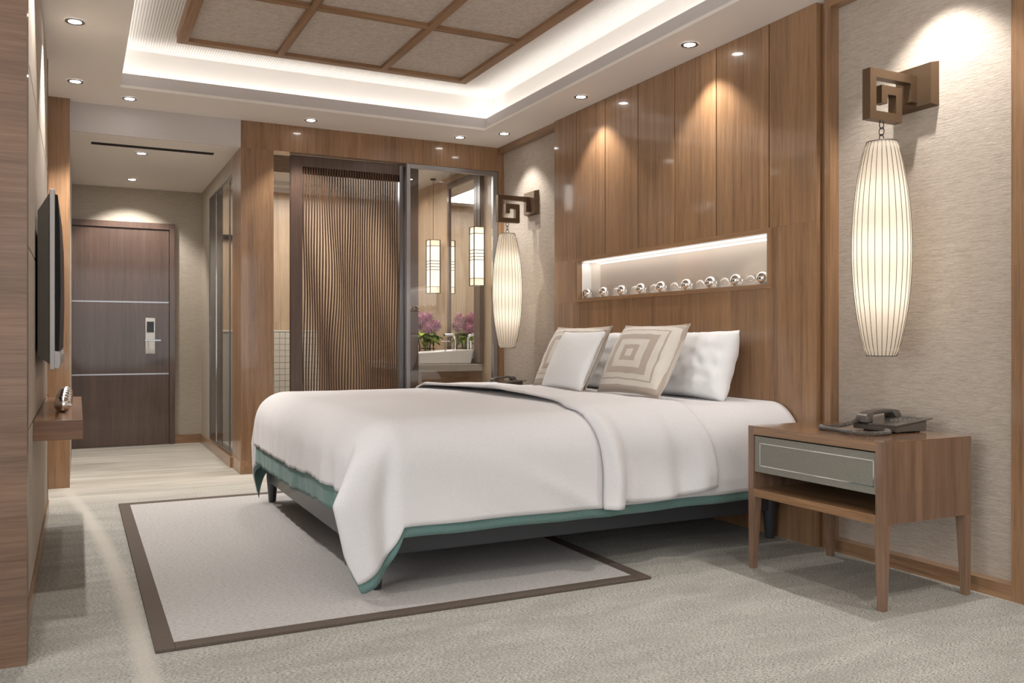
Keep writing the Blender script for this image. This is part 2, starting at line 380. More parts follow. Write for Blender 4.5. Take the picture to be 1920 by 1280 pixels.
# left wall, its wooden post, recess, column and corridor
struct('wall_left', M['panel_beige'], (-.30, -.185, 3.44, 6.235, 0, H), (-.60, -.45, 6.235, 7.25, 0, H), (-1.8, -1.65, -2.5, 3.36, 0, H))
wl = bpy.data.objects['wall_left']
zs = [.085, .745, 1.458, 2.17, H]; ys = [3.46, 4.575, 5.69, 6.225]
for a, b in zip(zs, zs[1:]):
    for c, d in zip(ys, ys[1:]):
        bx('wall_panel', M['panel_beige'], wl, -.185, -.170, c + .003, d - .003, a + .004, b - .004, .003)
struct('trim_6', M['wood'], (-.30, -.166, 6.235, 6.25, 0, H))
struct('baseboard_left', M['wood_y'], (-.185, -.160, 3.45, 6.235, 0, .08))
struct('trim_7', M['wood_post'], (-1.75, -.152, 3.345, 3.45, 0, H))
struct('trim_8', M['wood'], (-.62, -.05, 7.19, 7.30, 0, H))
struct('wall_corridor_left', M['fabric_wall_x'], (-.20, -.05, 7.30, 9.75, 0, H))
struct('wall_back', M['fabric_wall_x'], (-.20, 1.30, 9.75, 9.90, 0, H))
# wall between corridor and bathroom
struct('wall_corridor_right', M['fabric_wall_x'], (1.185, 1.26, 9.16, 9.75, 0, SZ + .02), (1.185, 1.26, 7.69, 9.16, 2.51, SZ + .02))
struct('baseboard_corridor', M['wood_y'], (1.165, 1.26, 7.69, 9.73, 0, .09))
struct('baseboard_back', M['wood_x'], (.908, 1.165, 9.72, 9.75, 0, .09))
# bathroom shell
struct('wall_bathroom_back', M['wood_beige'], (1.26, 3.6, 9.75, 9.90, 0, 2.9))
struct('wall_bathroom_right', M['wood_beige'], (3.50, 3.6, 7.40, 9.75, 0, 2.9))
struct('ceiling_bathroom', M['cove'], (1.185, 3.6, 7.43, 9.9, 2.80, 2.86))
struct('trim_9', M['cove'], (1.27, 3.50, 9.65, 9.75, 2.72, 2.80), (1.27, 3.50, 9.50, 9.65, 2.76, 2.80))
# room end behind the camera: wall with a wide window opening
struct('wall_behind', M['fabric_wall'], (-1.8, -.8, -2.5, -2.35, 0, H), (3.2, 3.95, -2.5, -2.35, 0, H), (-.8, 3.2, -2.5, -2.35, 0, .35), (-.8, 3.2, -2.5, -2.35, 2.75, H))

# bathroom front: wooden pillar, header
fw = thing('wood_pillar', 'walnut pillar with stone-coloured plinth at the corridor corner', 'pillar', (1.316, 7.48, 0))
bx('shaft', M['wood'], fw, 1.185, 1.447, 7.27, 7.69, .11, 2.654); bx('plinth', M['wood_y'], fw, 1.180, 1.452, 7.265, 7.69, 0, .11, .002)
tag(bx('header_board', M['wood'], None, 1.185, 3.56, 7.27, 7.43, 2.654, H), 'long walnut header above the slatted door and bathroom glass', 'header')
struct('trim_10', M['wood'], (3.503, 3.56, 7.262, 7.40, 0, 2.654))

# air vent
av = thing('air_vent', 'long narrow black slot vent in the corridor ceiling', 'vent', (.56, 7.655, SZ))
bx('vent_box', M['blackgap'], av, .098, 1.027, 7.600, 7.700, SZ + .0005, SZ + .03)
bm = BM()
for y in (7.62, 7.635, 7.65, 7.665, 7.68): box(bm, .099, 1.026, y - .0008, y + .0008, SZ - .001, SZ + .0005)
obj('louvre', bm, M['black'], av)

# ------------------------------------------------------------------ coffered grid
gr = thing('ceiling_grid', 'walnut-framed coffered panel grid hung in the lit ceiling recess', 'ceiling panel', (1.697, 4.3, 3.14))
GX = [.612, 1.306, 2.079, 2.782]; GY = [6.378, 5.339, 4.30, 3.26, 2.22]; gz0, gz1 = 3.138, 3.194; bw = .052
def gb(name, x0, x1, y0, y1, m): bx(name, m, gr, x0, x1, y0, y1, gz0, gz1, .002)
gb('frame_bar', GX[0], GX[0] + .07, GY[-1], GY[0], M['wood_grid_y']); gb('frame_bar', GX[3] - .07, GX[3], GY[-1], GY[0], M['wood_grid_y'])
gb('frame_bar', GX[0] + .07, GX[3] - .07, GY[0] - .07, GY[0], M['wood_grid_x']); gb('frame_bar', GX[0] + .07, GX[3] - .07, GY[-1], GY[-1] + .07, M['wood_grid_x'])
for x in GX[1:3]: gb('grid_bar', x - bw / 2, x + bw / 2, GY[-1] + .07, GY[0] - .07, M['wood_grid_y'])
xe = [GX[0] + .07, GX[1] - bw / 2, GX[1] + bw / 2, GX[2] - bw / 2, GX[2] + bw / 2, GX[3] - .07]
ye = [GY[0] - .07]
for y in GY[1:4]: ye += [y + bw / 2, y - bw / 2]
ye += [GY[-1] + .07]
for y in GY[1:4]:
    for i in (0, 2, 4): gb('grid_bar', xe[i], xe[i + 1], y - bw / 2, y + bw / 2, M['wood_grid_x'])
for i in (0, 2, 4):
    for j in range(0, 8, 2):
        bx('linen_panel', M['ceil_fabric'], gr, xe[i], xe[i + 1], ye[j + 1], ye[j], gz0 + .026, gz1 - .008)

# ------------------------------------------------------------------ downlights
def make_downlight(loc, label, group):
    t = thing('downlight', label, 'downlight', loc, group)
    x, y, z = loc
    bm = BM(); lathe(bm, [(.052, z - .001), (.052, z - .005), (.046, z - .007), (.040, z - .006)], x, y, 32, False); obj('trim_ring', bm, M['steel'], t, True)
    bm = BM(); lathe(bm, [(.046, z - .0052), (.036, z - .0045), (.033, z - .0035)], x, y, 32, False); obj('baffle', bm, M['black'], t, True)
    bm = BM(); lathe(bm, [(.034, z - .004), (.034, z - .0025)], x, y, 32, True); obj('lens', bm, M['lens'], t)
    return t
dl_spec = [
 ((3.30, 6.728, H), 'downlight nearest the bathroom, in the row above the headboard wall', 'headboard'),
 ((3.30, 5.453, H), 'second downlight from the bathroom in the row above the headboard', 'headboard'),
 ((3.30, 4.191, H), 'largest-looking downlight above the tall walnut headboard planks', 'headboard'),
 ((3.01, 7.027, H), 'ceiling downlight above the bathroom glass', 'far'),
 ((1.695, 7.020, H), 'ceiling downlight above the slatted sliding door', 'far'),
 ((.345, 6.990, H), 'ceiling downlight just before the corridor soffit', 'far'),
 ((-.012, 6.687, H), 'downlight beside the wooden column, above the passage to the corridor', 'left'),
 ((-.012, 5.429, H), 'downlight above the television, nearer than its neighbour', 'left'),
 ((.481, 7.882, SZ), 'corridor ceiling downlight next to the air vent', 'corr'),
 ((.477, 9.215, SZ), 'corridor ceiling downlight nearest the entry door', 'corr'),
 ((3.30, 2.65, H), 'downlight above the near bedside lamp', 'headboard'),
]
proto = None
def spot(loc, e, tilt=(0, 0, 0), size=95, blend=.5, col=WARM):
    d = bpy.data.lights.new('spot_beam', 'SPOT'); d.energy = e; d.spot_size = math.radians(size); d.spot_blend = blend; d.shadow_soft_size = .022; d.color = col
    o = bpy.data.objects.new('spot_beam', d); COL.objects.link(o); o.location = (loc[0], loc[1], loc[2] - .012); o.rotation_euler = tilt
for loc, lab, gp in dl_spec:
    gname = {'headboard': 'downlights above the headboard wall', 'far': 'downlights along the bathroom side', 'left': 'downlights along the television wall', 'corr': 'corridor downlights'}[gp]
    if proto is None: proto = make_downlight(loc, lab, gname)
    else: dup(proto, loc, lab, gname)
    e = SPOT_E
    if gp == 'corr': spot(loc, e * 1.3, (math.radians(24), 0, 0) if loc[1] > 9 else (0, 0, 0))
    else: spot(loc, e * (1.9 if gp == 'left' else 1.4 if loc[1] < 3 else .72 if gp == 'headboard' else 1))
# further rows outside the picture
for loc in ((3.30, 1.4, H), (-.012, 4.17, H), (.9, 1.2, H), (2.2, 1.2, H)): spot(loc, SPOT_E)

# ------------------------------------------------------------------ headboard panelling
hb = thing('headboard_panelling', 'tall glossy walnut panelling behind the bed with a lit niche', 'wall panelling', (3.56, 4.77, 0))
PX = 3.486; PB = 3.56
gy = [3.368, 3.718, 4.170, 4.582, 4.997, 5.417, 5.830, 6.178]
for i, (a, b) in enumerate(zip(gy, gy[1:])):
    z0 = 1.724
    bx('plank', M['wood'], hb, PX, 3.76, a + (.004 if i else 0), b - (.004 if i < 6 else 0), z0, H, .0015)
bx('plank_backing', M['blackgap'], hb, PX + .02, 3.75, 3.40, 6.15, 1.73, H - .001)
NB, NT, NY0, NY1 = 1.411, 1.698, 3.727, 5.80
bx('lower_board', M['wood'], hb, PX, 3.76, gy[0], gy[-1], 0, 1.386)
bx('side_board', M['wood'], hb, PX, 3.76, gy[0], 3.698, 1.386, 1.724); bx('side_board', M['wood'], hb, PX, 3.76, 5.828, gy[-1], 1.386, 1.724)
fx = PX - .008
nf = bx('niche_frame', M['wood_y'], hb, fx, 3.52, 3.698, 5.828, NT, 1.726)
bx('niche_frame', M['wood_y'], hb, fx, 3.52, 3.698, 5.828, 1.384, NB)
bx('niche_frame', M['wood'], hb, fx, 3.52, 3.698, NY0, NB, NT); bx('niche_frame', M['wood'], hb, fx, 3.52, NY1, 5.828, NB, NT)
bm = BM(); box(bm, 3.52, 3.76, 3.698, 5.828, 1.384, NB); box(bm, 3.52, 3.76, 3.698, NY0, NB, NT); box(bm, 3.52, 3.76, NY1, 5.828, NB, NT); box(bm, 3.52, 3.76, 3.698, 5.828, NT, 1.724)
obj('niche_lining', bm, M['white'], hb)
bx('niche_back', M['niche_back'], hb, 3.605, 3.66, NY0, NY1, NB, NT, label='pale glossy back panel')
bx('led_strip', M['led'], hb, 3.525, 3.600, NY0 + .01, NY1 - .01, NT - .004, NT)
BALL_R = .040
bm = BM(); bmesh.ops.create_uvsphere(bm, u_segments=40, v_segments=24, radius=BALL_R)
for v in bm.verts: v.co += Vector((3.56, 0, NB + BALL_R))
bm2 = bm
ords = ['first', 'second', 'third', 'fourth', 'fifth', 'sixth', 'seventh', 'eighth', 'ninth']
ball = None
for k, y in enumerate((5.756, 5.52, 5.278, 5.038, 4.802, 4.527, 4.288, 4.053, 3.827)):
    lab = ords[k] + ' polished chrome ball in the wall niche, counting from the bathroom end'
    if ball is None:
        for v in bm.verts: v.co -= Vector((3.56, 0, NB + BALL_R))
        ball = obj('chrome_ball', bm, M['chrome'], smooth='all'); ball.location = (3.545, y, NB + BALL_R)
        tag(ball, lab, 'ball', 'chrome balls in the wall niche')
    else: dup(ball, (3.545, y, NB + BALL_R), lab)
for k in range(5):
    dup(ball, (-.062, 4.70 + .237 * k, .746 + BALL_R), ['nearest', 'second nearest', 'middle', 'second farthest', 'farthest'][k] + ' chrome ball in the row on the floating shelf under the television', 'chrome balls on the floating shelf')

# ------------------------------------------------------------------ entry door
dr = thing('door_1', 'dark walnut hotel entry door with two chrome inlays and white keycard lock', 'door', (.40, 9.73, 0)); dr['kind'] = 'structure'; del dr['category']; del dr['label']
bx('door_leaf', M['wood_dark'], dr, -.05, .855, 9.715, 9.75, .004, 2.232)
bm = BM(); box(bm, -.05, .912, 9.695, 9.75, 2.238, 2.30); box(bm, .861, .912, 9.695, 9.75, 0, 2.238); obj('door_frame', bm, M['wood_dark'], dr)
bx('seam', M['blackgap'], dr, -.05, .861, 9.74, 9.748, 2.230, 2.240)
for z in (1.479, .737): bx('chrome_inlay', M['steel'], dr, -.05, .855, 9.7135, 9.72, z - .007, z + .007)
lk = bx('lock_plate', M['lock_white'], dr, .628, .722, 9.690, 9.716, .945, 1.315, .004)
bx('card_reader', M['black'], lk, .641, .709, 9.687, 9.691, 1.168, 1.278)
bm = BM(); tube(bm, [(.65, 9.69, 1.084), (.65, 9.655, 1.084)], .009, 12); box(bm, .618, .776, 9.645, 9.66, 1.075, 1.094, .003); obj('door_handle', bm, M['steel'], lk)

# corridor side glass of the bathroom
cg = thing('window_1', '', '', (1.22, 8.42, .09)); del cg['label']; del cg['category']; cg['kind'] = 'structure'
bm = BM()
for b in ((1.188, 1.24, 7.69, 9.16, .09, .115), (1.188, 1.24, 7.69, 9.16, 2.485, 2.51), (1.188, 1.24, 9.13, 9.16, .115, 2.485), (1.188, 1.24, 7.69, 7.705, .115, 2.485)): box(bm, *b)
obj('window_frame', bm, M['steel_dark'], cg)
bx('steel_panel', M['steel_dark'], cg, 1.192, 1.199, 8.34, 9.13, .115, 2.485); bx('steel_edge', M['chrome'], cg, 1.189, 1.192, 8.705, 8.712, .115, 2.485)
bx('glass_pane', M['glass_low'], cg, 1.192, 1.199, 7.705, 8.34, .115, 2.485); bx('window_post', M['steel'], cg, 1.189, 1.202, 7.90, 7.912, .115, 2.485)

rb = thing('grab_rail', 'dark wall rail with chrome hook seen through the corridor glass', 'rail', (1.43, 9.74, 2.19))
bx('rail_bar', M['iron'], rb, 1.28, 1.58, 9.70, 9.72, 2.17, 2.22, .004)
for x in (1.36, 1.52): bx('bracket', M['chrome'], rb, x, x + .02, 9.715, 9.752, 2.18, 2.21)

# ------------------------------------------------------------------ sliding slatted door
sd = thing('sliding_door', 'walnut sliding door filled with thin wavy vertical slats', 'door', (2.1, 7.36, 0))
bx('stile', M['wood_dark'], sd, 1.602, 1.702, 7.34, 7.385, 0.02, 2.648, .002); bx('top_rail', M['wood_dark'], sd, 1.702, 2.56, 7.34, 7.385, 2.556, 2.648, .002)
bx('stile', M['steel_dark'], sd, 2.560, 2.600, 7.335, 7.39, .02, 2.648); bx('bottom_rail', M['wood_dark'], sd, 1.702, 2.56, 7.34, 7.385, .02, .12)
bx('slat_batten', M['wood_slat'], sd, 1.702, 2.56, 7.376, 7.385, 2.50, 2.556)
NS = 38; x0s, x1s = 1.706, 2.556; pit = (x1s - x0s) / NS
def gauss(a, c, w): return math.exp(-((a - c) / w) ** 2)
for k in range(NS):
    xc = x0s + pit * (k + .5); u = (k + .5) / NS
    bm = BM(); prev = None; nz = 44
    for j in range(nz + 1):
        z = .12 + (2.556 - .12) * j / nz
        e = math.sin(PI * j / nz) ** .6
        dx = e * (.016 * gauss(u, .30, .12) * math.sin((z - 1.15) * 3.4) + .013 * gauss(u, .62, .12) * math.sin((z - .5) * 3.0 + 1) + .006 * math.sin(z * 5 + u * 19))
        dy = .006 * math.sin(z * 3.1 + u * 9) * e
        w_ = .0055 + .0010 * math.sin(z * 4 + u * 13)
        r = [bm.verts.new((xc + dx + a * w_, 7.357 + dy + b * .007, z)) for a, b in ((-1, -1), (1, -1), (1, 1), (-1, 1))]
        if prev:
            for q in range(4): bm.faces.new((prev[q], prev[(q + 1) % 4], r[(q + 1) % 4], r[q]))
        else: bm.faces.new(r[::-1])
        prev = r
    bm.faces.new(prev)
    obj('slat', bm, M['wood_slat'], sd, recalc=False)

# ------------------------------------------------------------------ fixed bathroom glass
gw = thing('window_2', '', '', (3.04, 7.28, 0)); del gw['label']; del gw['category']; gw['kind'] = 'structure'
bm = BM()
for b in ((2.605, 2.640, 7.27, 7.31, 0, 2.652), (3.450, 3.500, 7.27, 7.31, 0, 2.652), (2.640, 3.450, 7.27, 7.31, 2.612, 2.652), (2.640, 3.450, 7.27, 7.31, 0, .05)): box(bm, *b, .003)
obj('window_frame', bm, M['steel'], gw)
bx('glass_pane', M['glass'], gw, 2.64, 3.45, 7.285, 7.295, .05, 2.612)

# bathroom contents
tag(bx('wood_fin', M['wood_dark'], None, 2.62, 2.80, 7.50, 7.56, 0, 2.80), 'dark narrow wood partition behind the bathroom glass', 'partition')
lv = thing('louvred_ceiling', 'brown slatted wooden ceiling panel inside the bathroom', 'ceiling panel', (1.9, 8.2, 2.76))
for k in range(26): bx('slat', M['wood_slat'], lv, 1.27, 2.55, 7.44 + k * .052, 7.44 + k * .052 + .034, 2.765, 2.79)
for x in (1.40, 1.80, 2.2): bx('crossbar', M['wood_slat'], lv, x, x + .05, 7.44, 8.86, 2.78, 2.80)
# mosaic tiles
ti = thing('tiled_dado', 'white mosaic tiled low wall at the bathroom rear', 'tiled wall', (1.8, 9.7, 0))
bx('grout_bed', M['grout'], ti, 1.27, 2.42, 9.702, 9.738, 0, 1.175); bx('ledge', M['tile'], ti, 1.27, 2.42, 9.690, 9.738, 1.175, 1.195, .003)
tp = .0625; tm = None
for i in range(12):
    for j in range(13):
        x = 1.68 + i * tp; z = 1.172 - (j + 1) * .067
        if tm is None: tm = bx('tile', M['tile'], ti, x + .002, x + tp - .002, 9.692, 9.705, z + .002, z + .065, .0015); t0 = (x, z)
        else:
            c = tm.copy(); COL.objects.link(c); c.location = (x - t0[0], 0, z - t0[1])
# vanity
vn = thing('vanity_unit', 'bathroom vanity with stone counter over dark wood cabinet', 'vanity', (3.15, 8.3, 0))
bx('countertop', M['counter'], vn, 2.84, 3.498, 7.60, 9.2, .79, .86, .004); bx('cabinet', M['wood_x'], vn, 2.88, 3.498, 7.63, 9.18, .12, .79); bx('plinth', M['black'], vn, 2.95, 3.498, 7.7, 9.1, 0, .12)
mi = thing('wall_mirror', 'walnut framed mirror above the washbasin', 'mirror', (3.48, 8.0, 1.0))
bx('mirror_glass', M['mirror'], mi, 3.470, 3.498, 7.72, 8.37, .90, 2.66)
for b in ((3.455, 3.499, 7.58, 7.72, .87, 2.72), (3.455, 3.499, 8.36, 8.40, .87, 2.72), (3.455, 3.499, 7.72, 8.36, 2.66, 2.72), (3.455, 3.499, 7.72, 8.36, .87, .90)): bx('mirror_frame', M['wood_dark'], mi, *b)
bs = thing('washbasin', 'white rectangular vessel basin on the bathroom counter', 'washbasin', (3.14, 8.0, .86))
def basin():
    bm = BM(); o = [(2.872, 7.70), (3.44, 7.70), (3.44, 8.18), (2.872, 8.18)]
    def rg(ins, z, dz=0): return [bm.verts.new((x + (ins if x < 3.1 else -ins), y + (ins if y < 7.9 else -ins), z + (dz if x > 3.1 else 0))) for x, y in o]
    R = [rg(.015, .862), rg(.0, .952, .032), rg(.0, .962, .032), rg(.02, .962, .032), rg(.035, .95, .03), rg(.09, .885)]
    for a, b in zip(R, R[1:]):
        for i in range(4): bm.faces.new((a[i], a[(i + 1) % 4], b[(i + 1) % 4], b[i]))
    bm.faces.new(R[0][::-1]); bm.faces.new(R[-1])
    bmesh.ops.bevel(bm, geom=[e for e in bm.edges], offset=.006, segments=2, affect='EDGES'); return bm
obj('bowl', basin(), M['porcelain'], bs, True)
bm = BM(); lathe(bm, [(.02, .889), (.02, .893), (.006, .895)], 3.15, 7.94, 16); obj('drain', bm, M['chrome'], bs, True)
fc = thing('faucet', 'chrome gooseneck faucet beside the vessel basin', 'faucet', (3.40, 8.06, .86))
bm = BM(); pts = [(3.40, 8.06, .86), (3.40, 8.06, 1.09)] + [(3.40 - .035 * (1 - math.cos(a)), 8.06 - .02 * (1 - math.cos(a)), 1.09 + .05 * math.sin(a)) for a in [PI / 12 * k for k in range(1, 7)]] + [(3.30, 8.02, 1.14), (3.26, 8.00, 1.137)]
tube(bm, pts, .013, 12); obj('spout', bm, M['chrome'], fc, True)
bm = BM(); tube(bm, [(3.33, 8.14, .86), (3.33, 8.14, .98)], .011, 12); tube(bm, [(3.28, 8.14, 1.075), (3.38, 8.14, 1.075)], .006, 8); tube(bm, [(3.33, 8.14, .98), (3.33, 8.14, 1.075)], .007, 8); obj('tap_handle', bm, M['chrome'], fc, True)
# vase and flowers
VX, VY = 3.26, 8.47
va = thing('flower_vase', 'clear glass vase held in a curved dark iron stand', 'vase', (VX, VY, .86))
bm = BM(); lathe(bm, [(.035, .863), (.045, .90), (.028, 1.02), (.05, 1.10), (.047, 1.10), (.025, 1.02), (.042, .90), (.03, .868)], VX, VY, 24); obj('vase_body', bm, M['vase_glass'], va, True)
for a in (0.3, PI * .97, PI * 1.5):
    bm = BM(); c, s_ = math.cos(a), math.sin(a)
    tube(bm, [(VX + c * r, VY + s_ * r, z) for r, z in ((.115, .862), (.105, .89), (.085, .96), (.08, 1.02), (.092, 1.08), (.10, 1.10), (.085, 1.118))], .006, 8); obj('stand_leg', bm, M['iron'], va, True)
bm = BM(); tube(bm, [(VX + .082 * math.cos(a), VY + .082 * math.sin(a), 1.0) for a in [2 * PI * k / 24 for k in range(24)]], .004, 6, closed=True); obj('stand_ring', bm, M['iron'], va, True)
def bloom(c, R, seed):
    rnd = random.Random(seed); bm = BM()
    for k in range(170):
        z = 1 - 2 * (k + .5) / 170; ph = k * 2.39996; rr = math.sqrt(1 - z * z)
        d = Vector((rr * math.cos(ph), rr * math.sin(ph), z * .85)).normalized() + Vector((rnd.uniform(-.15, .15), rnd.uniform(-.15, .15), rnd.uniform(-.15, .15))); d.normalize()
        s_ = d.cross(Vector((0, 0, 1))).normalized(); L_ = R * rnd.uniform(.8, 1.1)
        b = Vector(c) + d * R * .15; m = Vector(c) + d * L_ * .65 + Vector((0, 0, .004)); t = Vector(c) + d * L_
        v = [bm.verts.new(p) for p in (b, m + s_ * .006, t, m - s_ * .006)]
        f = bm.faces.new(v); f.material_index = 1 if rnd.random() < .35 else 0
    bmesh.ops.create_icosphere(bm, subdivisions=2, radius=R * .5, matrix=Matrix.Translation(Vector(c)))
    return bm
fls = [((-.075, -.02, .40), .085, 'tallest'), ((-.015, -.07, .30), .085, 'lowest'), ((.09, -.01, .325), .075, 'third, slightly pinker'), ((-.13, .04, .30), .075, 'rearmost'), ((.03, .06, .40), .08, 'second tallest'), ((-.06, .07, .345), .085, 'half hidden middle')]
def leafmesh(bm, base, tip, w, mi=0):
    base, tip = Vector(base), Vector(tip); d = tip - base; s_ = d.cross(Vector((0, 0, 1))).normalized() * w; L1, R1 = [], []
    n = 5; prev = None
    for i in range(n + 1):
        t = i / n; p = base + d * t + Vector((0, 0, .03 * math.sin(PI * t))); ww = math.sin(PI * (t * .92 + .04)) ** .8
        r = [bm.verts.new(p - s_ * ww + Vector((0, 0, .008 * ww))), bm.verts.new(p), bm.verts.new(p + s_ * ww + Vector((0, 0, .008 * ww)))]
        if prev:
            for q in (0, 1): f = bm.faces.new((prev[q], prev[q + 1], r[q + 1], r[q])); f.material_index = mi
        prev = r
for k, (o_, R, nm) in enumerate(fls):
    c = (VX + o_[0], VY + o_[1], .86 + o_[2] + .05)
    f = thing('allium_flower', nm + ' purple spiky bloom in the bathroom vase', 'flower', (VX, VY, .88), 'purple flowers in the bathroom vase')
    obj('bloom', bloom(c, R, k), [M['petal'], M['petal2']], f, recalc=False)
    bm = BM(); tube(bm, [(VX + o_[0] * .1, VY + o_[1] * .1, .875), (VX + o_[0] * .3, VY + o_[1] * .3, 1.03), c], .004, 6); obj('stem', bm, M['green'], f)
    rnd = random.Random(k + 40)
    for j in range(7):
        a = rnd.uniform(0, 2 * PI); b = (VX + o_[0] * .3, VY + o_[1] * .3, 1.07 + rnd.uniform(-.01, .07)); Rr = rnd.uniform(.12, .19)
        bm = BM(); leafmesh(bm, b, (b[0] + Rr * math.cos(a), b[1] + Rr * math.sin(a), b[2] + rnd.uniform(-.05, .07)), .040)
        obj('leaf', bm, M['leaf_bright'] if (j + k) % 4 == 0 else M['green'], f, recalc=False)

# lanterns
def lantern(x, y, zt, zb, hw, zc, label):
    t = thing('pendant_lantern', label, 'lantern', (x, y, zb), 'lanterns in the bathroom')
    hh = hw
    bm = BM(); box(bm, x - hh + .004, x + hh - .004, y - hh + .004, y + hh - .004, zb + .004, zt - .004); obj('lantern_glass', bm, M['lantern'], t)
    Hh = zt - zb
    bm = BM(); box(bm, x - hh + .003, x + hh - .003, y - hh + .003, y + hh - .003, zb + Hh * .12, zb + Hh * .88); obj('lantern_core', bm, M['lantern_hot'], t)
    bm = BM()
    for sx in (-1, 1):
        for sy in (-1, 1): box(bm, x + sx * hh - .004, x + sx * hh + .004, y + sy * hh - .004, y + sy * hh + .004, zb, zt)
    for z in [zb, zb + Hh * .12, zb + Hh * .435, zb + Hh * .49, zb + Hh * .545, zb + Hh * .60, zb + Hh * .88, zt - .005]:
        for b in ((x - hh - .003, x + hh + .003, y - hh - .003, y - hh + .003), (x - hh - .003, x + hh + .003, y + hh - .003, y + hh + .003), (x - hh - .003, x - hh + .003, y - hh + .003, y + hh - .003), (x + hh - .003, x + hh + .003, y - hh + .003, y + hh - .003)):
            box(bm, b[0], b[1], b[2], b[3], z, z + .005)
    obj('lantern_frame', bm, M['iron'], t)
    bm = BM(); tube(bm, [(x, y, zt), (x, y, zc)], .0025, 6); obj('cord', bm, M['iron'], t)
    bm = BM(); lathe(bm, [(.03, zc - .012), (.03, zc)], x, y, 20); obj('ceiling_rose', bm, M['iron'], t)
lantern(3.385, 8.62, 2.150, 1.582, .056, 2.80, 'smaller hanging lantern of cream glass beside the mirror')
lantern(3.375, 7.47, 2.155, 1.60, .052, 2.80, 'larger hanging lantern of cream glass close to the bathroom window')

# ------------------------------------------------------------------ television and floating shelf
tv = thing('television', 'flat television with silver bezel mounted on the beige panelled wall', 'television', (-.12, 5.1, 1.3))
TY0, TY1 = 4.42, 5.78
bx('bezel', M['silver'], tv, -.112, -.091, TY0, TY1, .961, 1.776, .003)
bm = BM(); prism(bm, [(-.0915, 1.048), (-.074, 1.050), (-.068, 1.30), (-.071, 1.60), (-.080, 1.755), (-.0915, 1.757)], TY0 + .03, TY1 - .03); obj('screen', bm, M['screen'], tv)
bm = BM(); prism(bm, [(-.0915, .968), (-.075, .966), (-.069, .985), (-.0695, 1.02), (-.0755, 1.042), (-.0915, 1.045)], TY0 + .01, TY1 - .01); obj('speaker_bar', bm, M['silver'], tv)
bm = BM()
A = [bm.verts.new(p) for p in ((-.1115, TY0 + .01, .985), (-.1115, TY1 - .01, .985), (-.1115, TY1 - .01, 1.76), (-.1115, TY0 + .01, 1.76))]
B = [bm.verts.new(p) for p in ((-.160, TY0 + .02, 1.024), (-.160, TY1 - .2, 1.024), (-.160, TY1 - .2, 1.675), (-.160, TY0 + .02, 1.675))]
bm.faces.new(A); bm.faces.new(B[::-1])
for i in range(4): bm.faces.new((A[i], A[(i + 1) % 4], B[(i + 1) % 4], B[i]))
obj('rear_housing', bm, M['tvback'], tv)
bx('wall_mount', M['black'], tv, -.170, -.158, 4.9, 5.3, 1.2, 1.5)
sh = thing('floating_shelf', 'thick walnut floating shelf under the television', 'shelf', (-.07, 5.1, .66))
bx('shelf_board', M['wood_shelf'], sh, -.170, .022, 4.25, 5.95, .660, .746, .0015)

# ------------------------------------------------------------------ rug
rg = thing('area_rug', 'pale ribbed area rug with dark brown border under the bed foot', 'rug', (1.29, 4.77, 0))
bx('rug_field', M['rug'], rg, .31, 2.285, 3.325, 6.215, 0.0, .010)
for b in ((.243, .31, 3.262, 6.28), (2.285, 2.35, 3.262, 6.28), (.31, 2.285, 3.262, 3.325), (.31, 2.285, 6.215, 6.28)): bx('rug_border', M['rug_edge'], rg, *b, 0, .013, .003)

# ------------------------------------------------------------------ bed
BX0, BX1, BY0, BY1 = 1.14, 3.47, 3.60, 5.94
bd = thing('bed', 'low double bed with dark slate frame on tapered round legs', 'bed', (2.3, 4.77, 0))
RB = .012
for y0_, y1_ in ((3.62, 3.66), (5.88, 5.92)): bx('side_rail', M['bed_black'], bd, 1.15, 3.46, y0_, y1_, .155, .34, .006)
bx('end_rail', M['bed_black'], bd, 1.14, 1.18, 3.64, 5.90, .145, .34, .006); bx('end_rail', M['bed_black'], bd, 3.42, 3.46, 3.66, 5.88, .155, .34)
bx('mattress', M['pillow'], bd, 1.17, 3.46, 3.63, 5.91, .34, .66, .05)
bx('slat_base', M['bed_black'], bd, 1.18, 3.42, 3.66, 5.88, .28, .335)
for x, y, z0_ in ((1.165, 3.645, RB), (1.165, 5.895, RB), (3.42, 3.645, 0), (3.42, 5.895, 0)):
    bm = BM(); lathe(bm, [(.022, z0_), (.024, z0_ + .006), (.037, .17), (.038, .29), (.030, .30)], x, y, 24); obj('leg', bm, M['bed_black'], bd, True)
def prof(s, R, flare=0.0):
    """distance s past the inner edge -> (outward, drop)"""
    if s <= 0: return 0, 0
    q = PI * R / 2
    if s < q: a = s / R; return R * math.sin(a), R * (1 - math.cos(a))
    return R + flare * (s - q), R + (s - q)
def sm(a, b, x):
    t = max(0, min(1, (x - a) / (b - a))); return t * t * (3 - 2 * t)
def n3(x, y, z): return noise.noise(Vector((x, y, z)))
TOP = .752
IX0 = 1.235            # inner foot edge; faces at IX0 - R
IY0, IY1 = 3.685, 5.79
